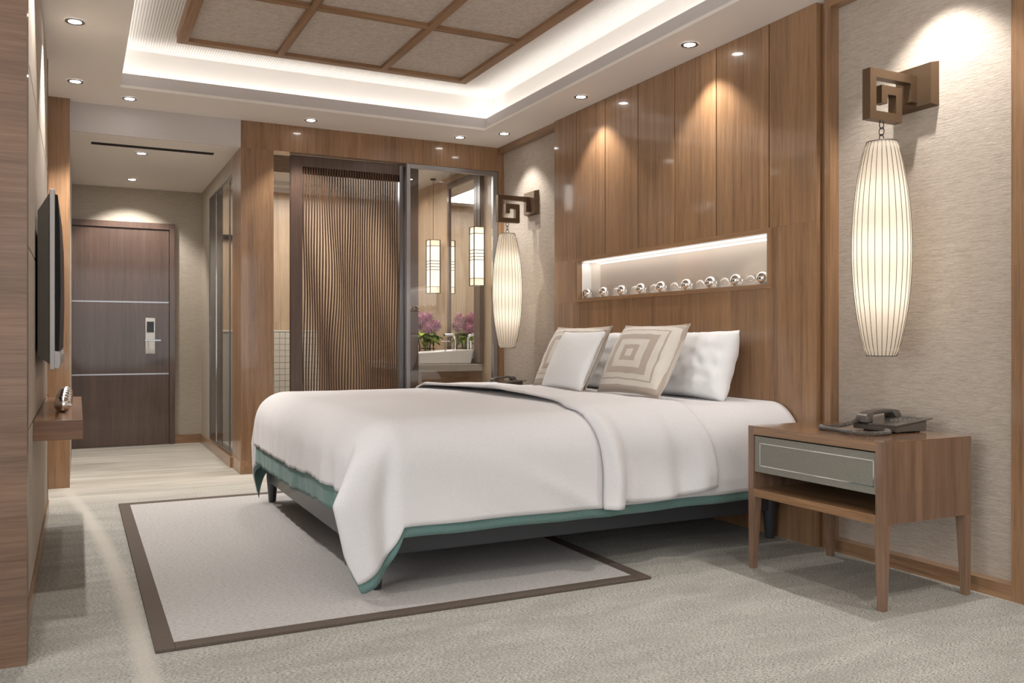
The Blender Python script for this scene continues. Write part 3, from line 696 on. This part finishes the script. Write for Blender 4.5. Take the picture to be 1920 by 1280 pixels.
def drape(a, b, side, R, off=0.0, top=TOP):
    """a: distance past foot edge (may be negative: on the bed), b: past a side edge; returns point"""
    r0 = R + off
    aa, bb = max(a, 0), max(b, 0)
    r = math.hypot(aa, bb); th = math.atan2(bb, aa) if r > 1e-9 else 0
    o, d = prof(r, r0, .03)
    ox, oy = o * math.cos(th), o * math.sin(th)
    if aa > 0 and bb > 0 and r > .2:
        w = r - .2
        lobe = math.exp(-((th - .74) / .40) ** 2)
        amp = .34 * min(w, .26) - .19 * max(0, w - .26)
        kf = 1.55 if side < 0 else .35
        ox += amp * lobe * kf; oy += amp * lobe * .45
        val = math.exp(-((th - 1.30) / .14) ** 2) * min(w, .25) * .16
        oy -= val
        val2 = math.exp(-((th - .28) / .16) ** 2) * min(w, .25) * .25
        ox -= val2
    # creases
    x = IX0 - a if a < 0 else IX0
    y = (IY0 + (-b if b < 0 else 0)) if side < 0 else (IY1 - (-b if b < 0 else 0))
    fs = sm(.12, .45, r)
    if bb <= 0 and aa > 0:
        ox += fs * .012 * (max(0, 1 - 2.2 * abs(n3(y * 3.4 + aa * 1.6, aa * .8, 21))) ** 3) * sm(0, .2, -b)
        ox += fs * (.014 * n3(y * 9 + aa * 2.2, aa * 1.1, 3) + .012 * n3(y * 26 + aa * 5, aa * 1.2, 8)) * sm(0, .1, -b)
    if aa <= 0 and bb > 0:
        oy += fs * sm(0, .3, -a) * .022 * (max(0, 1 - 2.6 * abs(n3(x * 1.3 - bb * 1.9, bb * .5 + x * .2, 31 * side))) ** 3)
        oy += fs * sm(0, .3, -a) * (.034 * n3(x * 2.2 - bb * 2.4, bb * 1.1, side * 5) + .006 * n3(x * 7 - bb * 2, bb * 2, 11))
    z = top + off - d
    px = x - ox; py = y - oy if side < 0 else y + oy
    if r < .3:
        k = 1 - r / .3
        z += k * (.004 * n3(px * 2.3, py * 2.3, 1) + .0015 * n3(px * 8, py * 5, 2))
    return Vector((px, py, z))
def sheet(name, mat, R, off, Lfoot, Lside, parent=None, label=None, foot_fn=None, side_fn=None, thick=.006):
    # grid in cloth space: u from foot hem to head, v from near hem across to far hem
    us = [-1 + i / 26 for i in range(27)] + [i / 70 for i in range(1, 71)]      # -1..0 foot overhang, 0..1 top
    vs_ = [-1 + i / 26 for i in range(27)] + [i / 60 for i in range(1, 61)] + [1 + i / 26 for i in range(1, 27)]
    bm = BM(); G = []
    for u in us:
        row = []
        for v in vs_:
            sd_ = -1 if v < .5 else 1
            if v < 0: bfrac = -v; b = None
            elif v > 1: bfrac = v - 1; b = None
            else: bfrac = 0
            if u < 0:
                yy = min(1, max(0, v)) * (IY1 - IY0) + IY0
                Lf = foot_fn(bfrac, yy) if foot_fn else Lfoot
                a = -u * Lf
            else: a = -u * (3.475 - IX0)
            xx = IX0 - a
            if bfrac > 0:
                Ls = side_fn(xx) if side_fn else Lside
                if a > 0 and sd_ < 0: Ls *= 1 + .20 * math.sin(PI * min(1, a / Lf)) ** .8
                b = bfrac * Ls
            else:
                f = max(0, min(1, v)); b = -(f if sd_ < 0 else 1 - f) * (IY1 - IY0)
            row.append(bm.verts.new(drape(a, b, sd_, R, off)))
        G.append(row)
    for i in range(len(us) - 1):
        for j in range(len(vs_) - 1): bm.faces.new((G[i][j], G[i][j + 1], G[i + 1][j + 1], G[i + 1][j]))
    o = obj(name, bm, mat, parent, 'all', label=label)
    m = o.modifiers.new('thickness', 'SOLIDIFY'); m.thickness = thick; m.offset = -1
    return o
def foot_white(bf, y): return .458 - .022 * (1 - sm(3.9, 4.9, y)) * (1 - sm(0, .2, bf)) + .095 * sm(0, .35, bf) + (.016 * n3(y * 5, 1, 1) + .008 * n3(y * 17, 2, 1)) * (1 - sm(0, .2, bf))
def side_white(x): return .566 + .010 * n3(x * 2.5, 4, 4) - .012 * sm(2.9, 3.4, x)
dv = sheet('duvet', M['linen'], .205, 0, 0, 0, foot_fn=foot_white, side_fn=side_white, thick=.008)
tag(dv, 'large white duvet spread over the bed and hanging in corner folds', 'duvet')
def foot_teal(bf, y): return .556 - .035 * (1 - sm(3.9, 4.9, y)) * (1 - sm(0, .2, bf)) + .008 * n3(y * 14, 6, 1)
def side_teal(x): return side_white(x) + .026
ln = sheet('lining', M['teal'], .205, -.013, 0, 0, dv, 'teal lining edge', foot_teal, side_teal, .003)
# folded coverlet across the pillow half of the bed
def coverlet():
    us = [i / 60 for i in range(61)]; ns = 150; bm = BM(); G = []
    SL = .54; wy = IY1 - IY0; total = SL * 2 + wy
    for i in range(ns + 1):
        s_ = i / ns * total; row = []
        if s_ < SL: b = SL - s_; side = -1
        elif s_ > SL + wy: b = s_ - SL - wy; side = 1
        else: b = -min(s_ - SL, SL + wy - s_); side = -1 if s_ - SL < wy / 2 else 1
        bb = max(b, 0)
        ytop = IY0 + (s_ - SL)
        # left edge and right edge of the band in x
        if b <= 0:
            xl = 2.27 + .05 * math.sin((ytop - 3.7) * 1.7) - .10 * math.exp(-((ytop - 3.68) / .25) ** 2) - .06 * sm(5.2, 5.8, ytop)
            xr = 2.80 + .02 * math.sin(ytop * 3)
        else:
            xl = 2.16 + .06 * sm(0, .5, bb) + .02 * math.sin(bb * 7)
            xr = 2.80 + .13 * sm(.1, .5, bb) + .015 * math.sin(bb * 9)
        for u in us:
            x = xl + (xr - xl) * u
            # hem height differs along the width: tongue at the left, then higher
            bscale = 1.0
            if bb > 0:
                hem = .568 - .018 * sm(.13, .17, u) + (.006 * math.sin((u - .2) * 7)) * sm(.2, .4, u) - .022 * sm(.6, 1, u)
                bscale = hem / SL
            p = drape(IX0 - x, b * bscale, side, .205)
            lift = .022 + .010 * n3(x * 3, s_ * 2, 5)
            e = min(u / .06, 1, (1 - u) / .04); lo = .12 if bb > .1 else .45; lift *= lo + (1 - lo) * math.sin(max(e, .0) * PI / 2)
            if u < .25 and b <= 0: lift += .030 * (1 - u / .25) * sm(3.9, 4.5, ytop) * (1 - .3 * sm(5.2, 5.7, ytop))
            fold = 0
            if bb > 0:
                k = sm(.05, .4, bb)
                fold += k * (.045 * math.exp(-((u - .085) / .07) ** 2) - .016 * math.exp(-((u - .19) / .035) ** 2))
                fold += k * (.020 * math.exp(-((u - .45 - .2 * bb) / .10) ** 2) + .030 * math.exp(-((u - .84) / .10) ** 2) * sm(.2, .5, bb) - .014 * math.exp(-((u - .66) / .06) ** 2))
            else: fold += .006 * n3(x * 4 + ytop * 2.5, ytop * 1.2, 9)
            q = PI * .205 / 2
            ang = min(bb / .205, PI / 2) * (1 if side < 0 else -1)
            nrm = Vector((0, -math.sin(ang), math.cos(ang)))
            row.append(bm.verts.new(p + nrm * (lift + fold)))
        G.append(row)
    for i in range(ns):
        for j in range(60): bm.faces.new((G[i][j], G[i + 1][j], G[i + 1][j + 1], G[i][j + 1]))
    return bm
cv = obj('coverlet', coverlet(), M['linen'], smooth='all')
m = cv.modifiers.new('thickness', 'SOLIDIFY'); m.thickness = .012; m.offset = 0
tag(cv, 'white folded-back coverlet laid across the bed in front of the pillows', 'coverlet')

# pillows and cushions ---------------------------------------------------------
def pillow_bm(w, h, t, pe=2.4, seed=1, wr=.004, n=30, corner=.0):
    """local: thickness along x (front -x), width y, height z, centred"""
    bm = BM(); F, Bk = {}, {}
    for i in range(n + 1):
        for j in range(n + 1):
            a = -1 + 2 * i / n; b = -1 + 2 * j / n
            ca = 1 - .07 * (1 - a * a) * abs(b) ** 3; cb = 1 - .07 * (1 - b * b) * abs(a) ** 3
            y = a * w / 2 * cb; z = b * h / 2 * ca
            pr = ((1 - abs(a) ** pe) * (1 - abs(b) ** pe)) ** .5
            edge = i in (0, n) or j in (0, n)
            k = min(1, pr * 2) * wr
            ww = k * (n3(y * 9 + seed, z * 6, seed) + .6 * n3(y * 22, z * 18 + seed, seed))
            F[i, j] = bm.verts.new((-pr * t / 2 + ww, y, z))
            Bk[i, j] = F[i, j] if edge else bm.verts.new((pr * t / 2 + ww * .5, y, z))
    for i in range(n):
        for j in range(n):
            for D, rv in ((F, 0), (Bk, 1)):
                q = [D[i, j], D[i + 1, j], D[i + 1, j + 1], D[i, j + 1]]
                bm.faces.new(q[::-1] if rv else q)
    return bm
def put_pillow(name, label, cat, mat, w, h, t, cx, cy, zb, lean, yaw=0, roll=0, piping=None, wr=.004, pe=2.4, seed=1, group=None):
    o = obj(name, pillow_bm(w, h, t, pe, seed, wr), mat, smooth='all')
    tag(o, label, cat, group)
    R = Matrix.Rotation(yaw, 3, 'Z') @ Matrix.Rotation(lean, 3, 'Y') @ Matrix.Rotation(roll, 3, 'X')
    mz = min((R @ v.co).z for v in o.data.vertices)
    o.rotation_euler = R.to_euler(); o.location = (cx, cy, zb - mz)
    if piping:
        n = 40; pts = []
        for k in range(n):
            t_ = k / n * 4; q = int(t_); f = t_ - q; s2 = -1 + 2 * f
            a, b = [(s2, -1), (1, s2), (-s2, 1), (-1, -s2)][q]
            ca = 1 - .07 * (1 - a * a) * abs(b) ** 3; cb = 1 - .07 * (1 - b * b) * abs(a) ** 3
            pts.append((0, a * w / 2 * cb, b * h / 2 * ca))
        bm = BM(); tube(bm, pts, .005, 8, closed=True)
        p = obj('piping', bm, piping, None, True); p.parent = o
    return o
g1 = 'pillows and cushions on the bed'
BT = TOP - .008
put_pillow('pillow', 'white sleeping pillow nearest the telephone nightstand', 'pillow', M['pillow'], .76, .42, .22, 3.30, 4.17, BT, math.radians(15), math.radians(-3), wr=.020, pe=3.6, seed=3, group=g1)
put_pillow('pillow', 'white sleeping pillow mostly hidden behind the two patterned cushions', 'pillow', M['pillow'], .76, .42, .20, 3.31, 5.20, BT, math.radians(15), wr=.018, pe=3.6, seed=5, group=g1)
put_pillow('cushion', 'square-patterned beige cushion standing in front of the nearer pillow', 'cushion', M['cushion'], .67, .46, .20, 2.99, 4.25, BT + .028, math.radians(27), math.radians(-2), piping=M['cushion'], wr=.006, seed=9, group=g1)
put_pillow('cushion', 'square-patterned beige cushion behind the small plain white one', 'cushion', M['cushion'], .67, .46, .18, 3.02, 5.12, BT + .028, math.radians(27), math.radians(2), piping=M['cushion'], wr=.006, seed=12, group=g1)
put_pillow('cushion', 'small plain white cushion leaning on a patterned one', 'cushion', M['pillow'], .54, .42, .13, 2.86, 4.83, BT + .030, math.radians(26), math.radians(-1), piping=M['cushion'], wr=.003, seed=15, group=g1)

# ------------------------------------------------------------------ nightstands
def nightstand(y0, y1, label):
    x0, x1 = 2.893, 3.435; zt = .683; zb = .347
    t = thing('nightstand', label, 'nightstand', ((x0 + x1) / 2, (y0 + y1) / 2, 0), 'walnut nightstands')
    bx('top_board', M['wood_top'], t, x0, x1, y0, y1, zt - .003, zt, .0006); bx('apron', M['wood_y'], t, x0, x1 - .018, y0 + .036, y1 - .036, zt - .040, zt - .003)
    for a, b in ((y0, y0 + .036), (y1 - .036, y1)): bx('side_panel', M['wood_night'], t, x0, x1, a, b, zb, zt - .003)
    bx('back_panel', M['wood_night'], t, x1 - .018, x1, y0 + .036, y1 - .036, zb, zt - .003)
    bx('shelf', M['wood_y'], t, x0, x1 - .018, y0 + .036, y1 - .036, zb, zb + .038)
    dw = bx('drawer', M['grey_drawer'], t, x0 + .006, x1 - .05, y0 + .038, y1 - .038, .466, .636, .001)
    a, b, c, d = y0 + .050, y1 - .075, .498, .604; xx = x0 + .0045
    bm = BM(); q = .0022
    for bb in ((a, b, c - q, c + q), (a, b, d - q, d + q), (a - q, a + q, c - q, d + q), (b - q, b + q, c - q, d + q)): box(bm, xx, xx + .003, *bb)
    obj('inlay', bm, M['chrome'], dw, label='thin chrome inlay rectangle')
    for sx, px in ((1, x0), (-1, x1)):
        for sy, py in ((1, y0), (-1, y1)):
            bm = BM(); h0, h1 = .014, .022
            frust(bm, (px + sx * (h0 + .002), py + sy * (h0 + .002), 0), (h0, h0), (px + sx * h1, py + sy * h1, zb), (h1, h1)); obj('leg', bm, M['wood_night'], t)
    return t
nightstand(2.445, 3.226, 'walnut nightstand with grey leather drawer nearest the camera')
nightstand(6.34, 7.12, 'walnut nightstand on the bathroom side, mostly hidden behind the bed')

# telephones
def telephone(ox, oy, z, label, cord=True):
    t = thing('telephone', label, 'telephone', (ox + .1, oy + .11, z), 'bedside telephones')
    # base: wedge rising towards +x
    bm = BM(); prism(bm, [(ox, z + .006), (ox + .20, z + .006), (ox + .20, z + .052), (ox, z + .030)], oy, oy + .235); bmesh.ops.bevel(bm, geom=list(bm.edges), offset=.003, segments=2, affect='EDGES'); obj('base', bm, M['phone'], t, True)
    bm = BM(); prism(bm, [(ox - .004, z + .031), (ox + .235, z + .056), (ox + .235, z + .061), (ox - .004, z + .037)], oy - .004, oy + .24); obj('face_plate', bm, M['phone'], t)
    for fx_ in (ox + .03, ox + .15): bx('foot', M['black'], t, fx_, fx_ + .03, oy + .02, oy + .2, z, z + .008)
    for i in range(4):
        for j in range(3):
            kx = ox + .09 + j * .026; ky = oy + .022 + i * .024; kz = z + .037 + .104 * (kx - ox)
            bx('key', M['phone_key'], t, kx, kx + .018, ky, ky + .014, kz - .002, kz + .006, .002)
    for i in range(3): kx = ox + .185; ky = oy + .022 + i * .036; bx('key', M['phone_key'], t, kx, kx + .014, ky, ky + .024, z + .054, z + .063, .002)
    # handset along x, lying across the rear of the base
    bm = BM(); prev = None; n = 26; hy = oy + .172; hx0 = ox - .018
    for i in range(n + 1):
        s_ = i / n; xx = hx0 + .225 * s_; e = abs(2 * s_ - 1); up = .012 * s_
        arch = .088 - .016 * e ** 2.5 + up; low = .070 - .030 * sm(.55, .75, e) + up
        hw = .024 + .010 * sm(.5, .75, e)
        if e > .93: arch -= .006; hw -= .003
        r = [bm.verts.new((xx, hy + a * hw, z + c)) for a, c in ((-1, low), (-1.05, (low + arch) / 2), (-.8, arch), (.8, arch), (1.05, (low + arch) / 2), (1, low))]
        if prev:
            for q in range(6): bm.faces.new((prev[q], prev[(q + 1) % 6], r[(q + 1) % 6], r[q]))
        else: bm.faces.new(r[::-1])
        prev = r
    bm.faces.new(prev); obj('handset', bm, M['phone'], t, True)
    for xx in (hx0 + .012, hx0 + .17): bx('cradle', M['black'], t, xx, xx + .035, hy - .024, hy + .024, z + .030, z + .046)
    if cord:
        ctrl = [(hx0 + .004, hy + .01, z + .052), (hx0 - .02, hy + .055, z + .026), (hx0 - .055, hy + .115, z + .011), (hx0 - .105, hy + .135, z + .011), (hx0 - .145, hy + .085, z + .011), (hx0 - .155, hy - .01, z + .011), (hx0 - .185, hy - .10, z + .011), (hx0 - .165, hy - .18, z + .011), (hx0 - .09, hy - .196, z + .011), (hx0 - .02, hy - .17, z + .011), (hx0 + .006, hy - .13, z + .011)]
        P_ = [Vector(c) for c in ctrl]; path = []
        def cr(p0, p1, p2, p3, t_): return .5 * ((2 * p1) + (-p0 + p2) * t_ + (2 * p0 - 5 * p1 + 4 * p2 - p3) * t_ ** 2 + (-p0 + 3 * p1 - 3 * p2 + p3) * t_ ** 3)
        for i in range(len(P_) - 1):
            p0 = P_[max(i - 1, 0)]; p3 = P_[min(i + 2, len(P_) - 1)]
            for k in range(100): path.append(cr(p0, P_[i], P_[i + 1], p3, k / 100))
        pts = []; ph = 0; last = path[0]
        for i in range(1, len(path) - 1):
            d = (path[i + 1] - path[i - 1]).normalized(); s_ = d.cross(Vector((0, 0, 1))).normalized(); u_ = s_.cross(d)
            ph += (path[i] - last).length / .0062 * 2 * PI; last = path[i]
            pts.append(path[i] + (s_ * math.cos(ph) + u_ * math.sin(ph)) * .0088)
        bm = BM(); tube(bm, pts, .0019, 5); obj('coiled_cord', bm, M['phone'], t, 'all')
    return t
telephone(3.205, 2.640, .683, 'grey desk telephone with coiled cord on the near nightstand')
telephone(3.215, 6.60, .683, 'grey desk telephone beyond the bed near the bathroom glass', True)

# ------------------------------------------------------------------ hanging wall lamps
def wall_lamp(yc, label, e=.72):
    t = thing('wall_lamp', label, 'wall lamp', (3.56, yc, 2.28), 'hanging bedside wall lamps')
    bm = BM(); box(bm, 3.515, 3.56, yc - .105, yc + .105, 2.178, 2.385)
    fs = [f for f in bm.faces if f.normal.x < -.9 or all(abs(v.co.x - 3.515) < 1e-4 for v in f.verts)]
    bm.faces.ensure_lookup_table()
    for v in bm.verts:
        if abs(v.co.x - 3.515) < 1e-4: v.co.y = yc + (v.co.y - yc) * .91; v.co.z = 2.2815 + (v.co.z - 2.2815) * .91
    obj('back_plate', bm, M['bronze'], t)
    w = .0195; y0, y1 = yc - .022, yc + .022
    path = [(3.495, 2.205), (3.495, 2.310), (3.226, 2.310), (3.226, 2.118), (3.395, 2.118), (3.395, 2.240), (3.300, 2.240), (3.300, 2.178)]
    bm = BM()
    for i, (a, b) in enumerate(zip(path, path[1:])):
        xa, xb = sorted((a[0], b[0])); za, zb_ = sorted((a[1], b[1]))
        # butt joints: shorten the starts so that pieces do not overlap
        if a[0] == b[0]: box(bm, xa - w, xa + w, y0, y1, za - (w if i not in (0, 6) else 0), zb_ + w)
        else: box(bm, xa + w, xb - w, y0, y1, za - w, za + w)
    obj('bracket', bm, M['bronze'], t)
    cx = 3.305; zt_, zb2 = 2.003, 1.022
    for k, z in enumerate((2.083, 2.052, 2.021)):
        pts = [(cx + (.014 * math.cos(a) if k % 2 == 0 else 0), yc + (.014 * math.cos(a) if k % 2 else 0), z + .019 * math.sin(a)) for a in [2 * PI * q / 20 for q in range(20)]]
        bm = BM(); tube(bm, pts, .0022, 6, closed=True); obj('chain_link', bm, M['iron'], t, True)
    # shade
    NW = 26; prof_ = []
    for i in range(37):
        s_ = i / 36; z = zb2 + (zt_ - zb2) * s_
        r = .064 + (.128 - .064) * (math.sin(PI * s_)) ** .72
        prof_.append((r, z))
    bm = BM(); lathe(bm, prof_, cx, yc, NW * 6, False, lambda r, f: r * (1 - .016 * abs(math.sin(PI * NW * f)))); obj('shade', bm, M['shade'], t, 'all')
    for k in range(NW):
        a = 2 * PI * k / NW; bm = BM()
        tube(bm, [(cx + (r + .001) * math.cos(a), yc + (r + .001) * math.sin(a), z) for r, z in prof_[::2]], .0013, 5); obj('wire', bm, M['wire'], t, 'all')
    for z in (zt_, zb2):
        bm = BM(); tube(bm, [(cx + .065 * math.cos(a), yc + .065 * math.sin(a), z) for a in [2 * PI * q / 32 for q in range(32)]], .002, 6, closed=True); obj('rim', bm, M['wire'], t, True)
    bm = BM(); tube(bm, [(cx - .064, yc, zt_), (cx + .064, yc, zt_)], .002, 6); obj('spider_bar', bm, M['wire'], t)
    for z, f in ((1.30, .8), (1.52, 1.0), (1.75, .7)):
        d = bpy.data.lights.new('lamp_bulb', 'POINT'); d.energy = e * f; d.shadow_soft_size = .035; d.color = (1.0, .975, .94)
        o = bpy.data.objects.new('lamp_bulb', d); COL.objects.link(o); o.location = (cx, yc, z)
wall_lamp(2.80, 'tall pleated hanging lamp on bronze bracket above the near telephone')
wall_lamp(6.68, 'tall pleated hanging lamp on bronze bracket beside the bathroom glass')
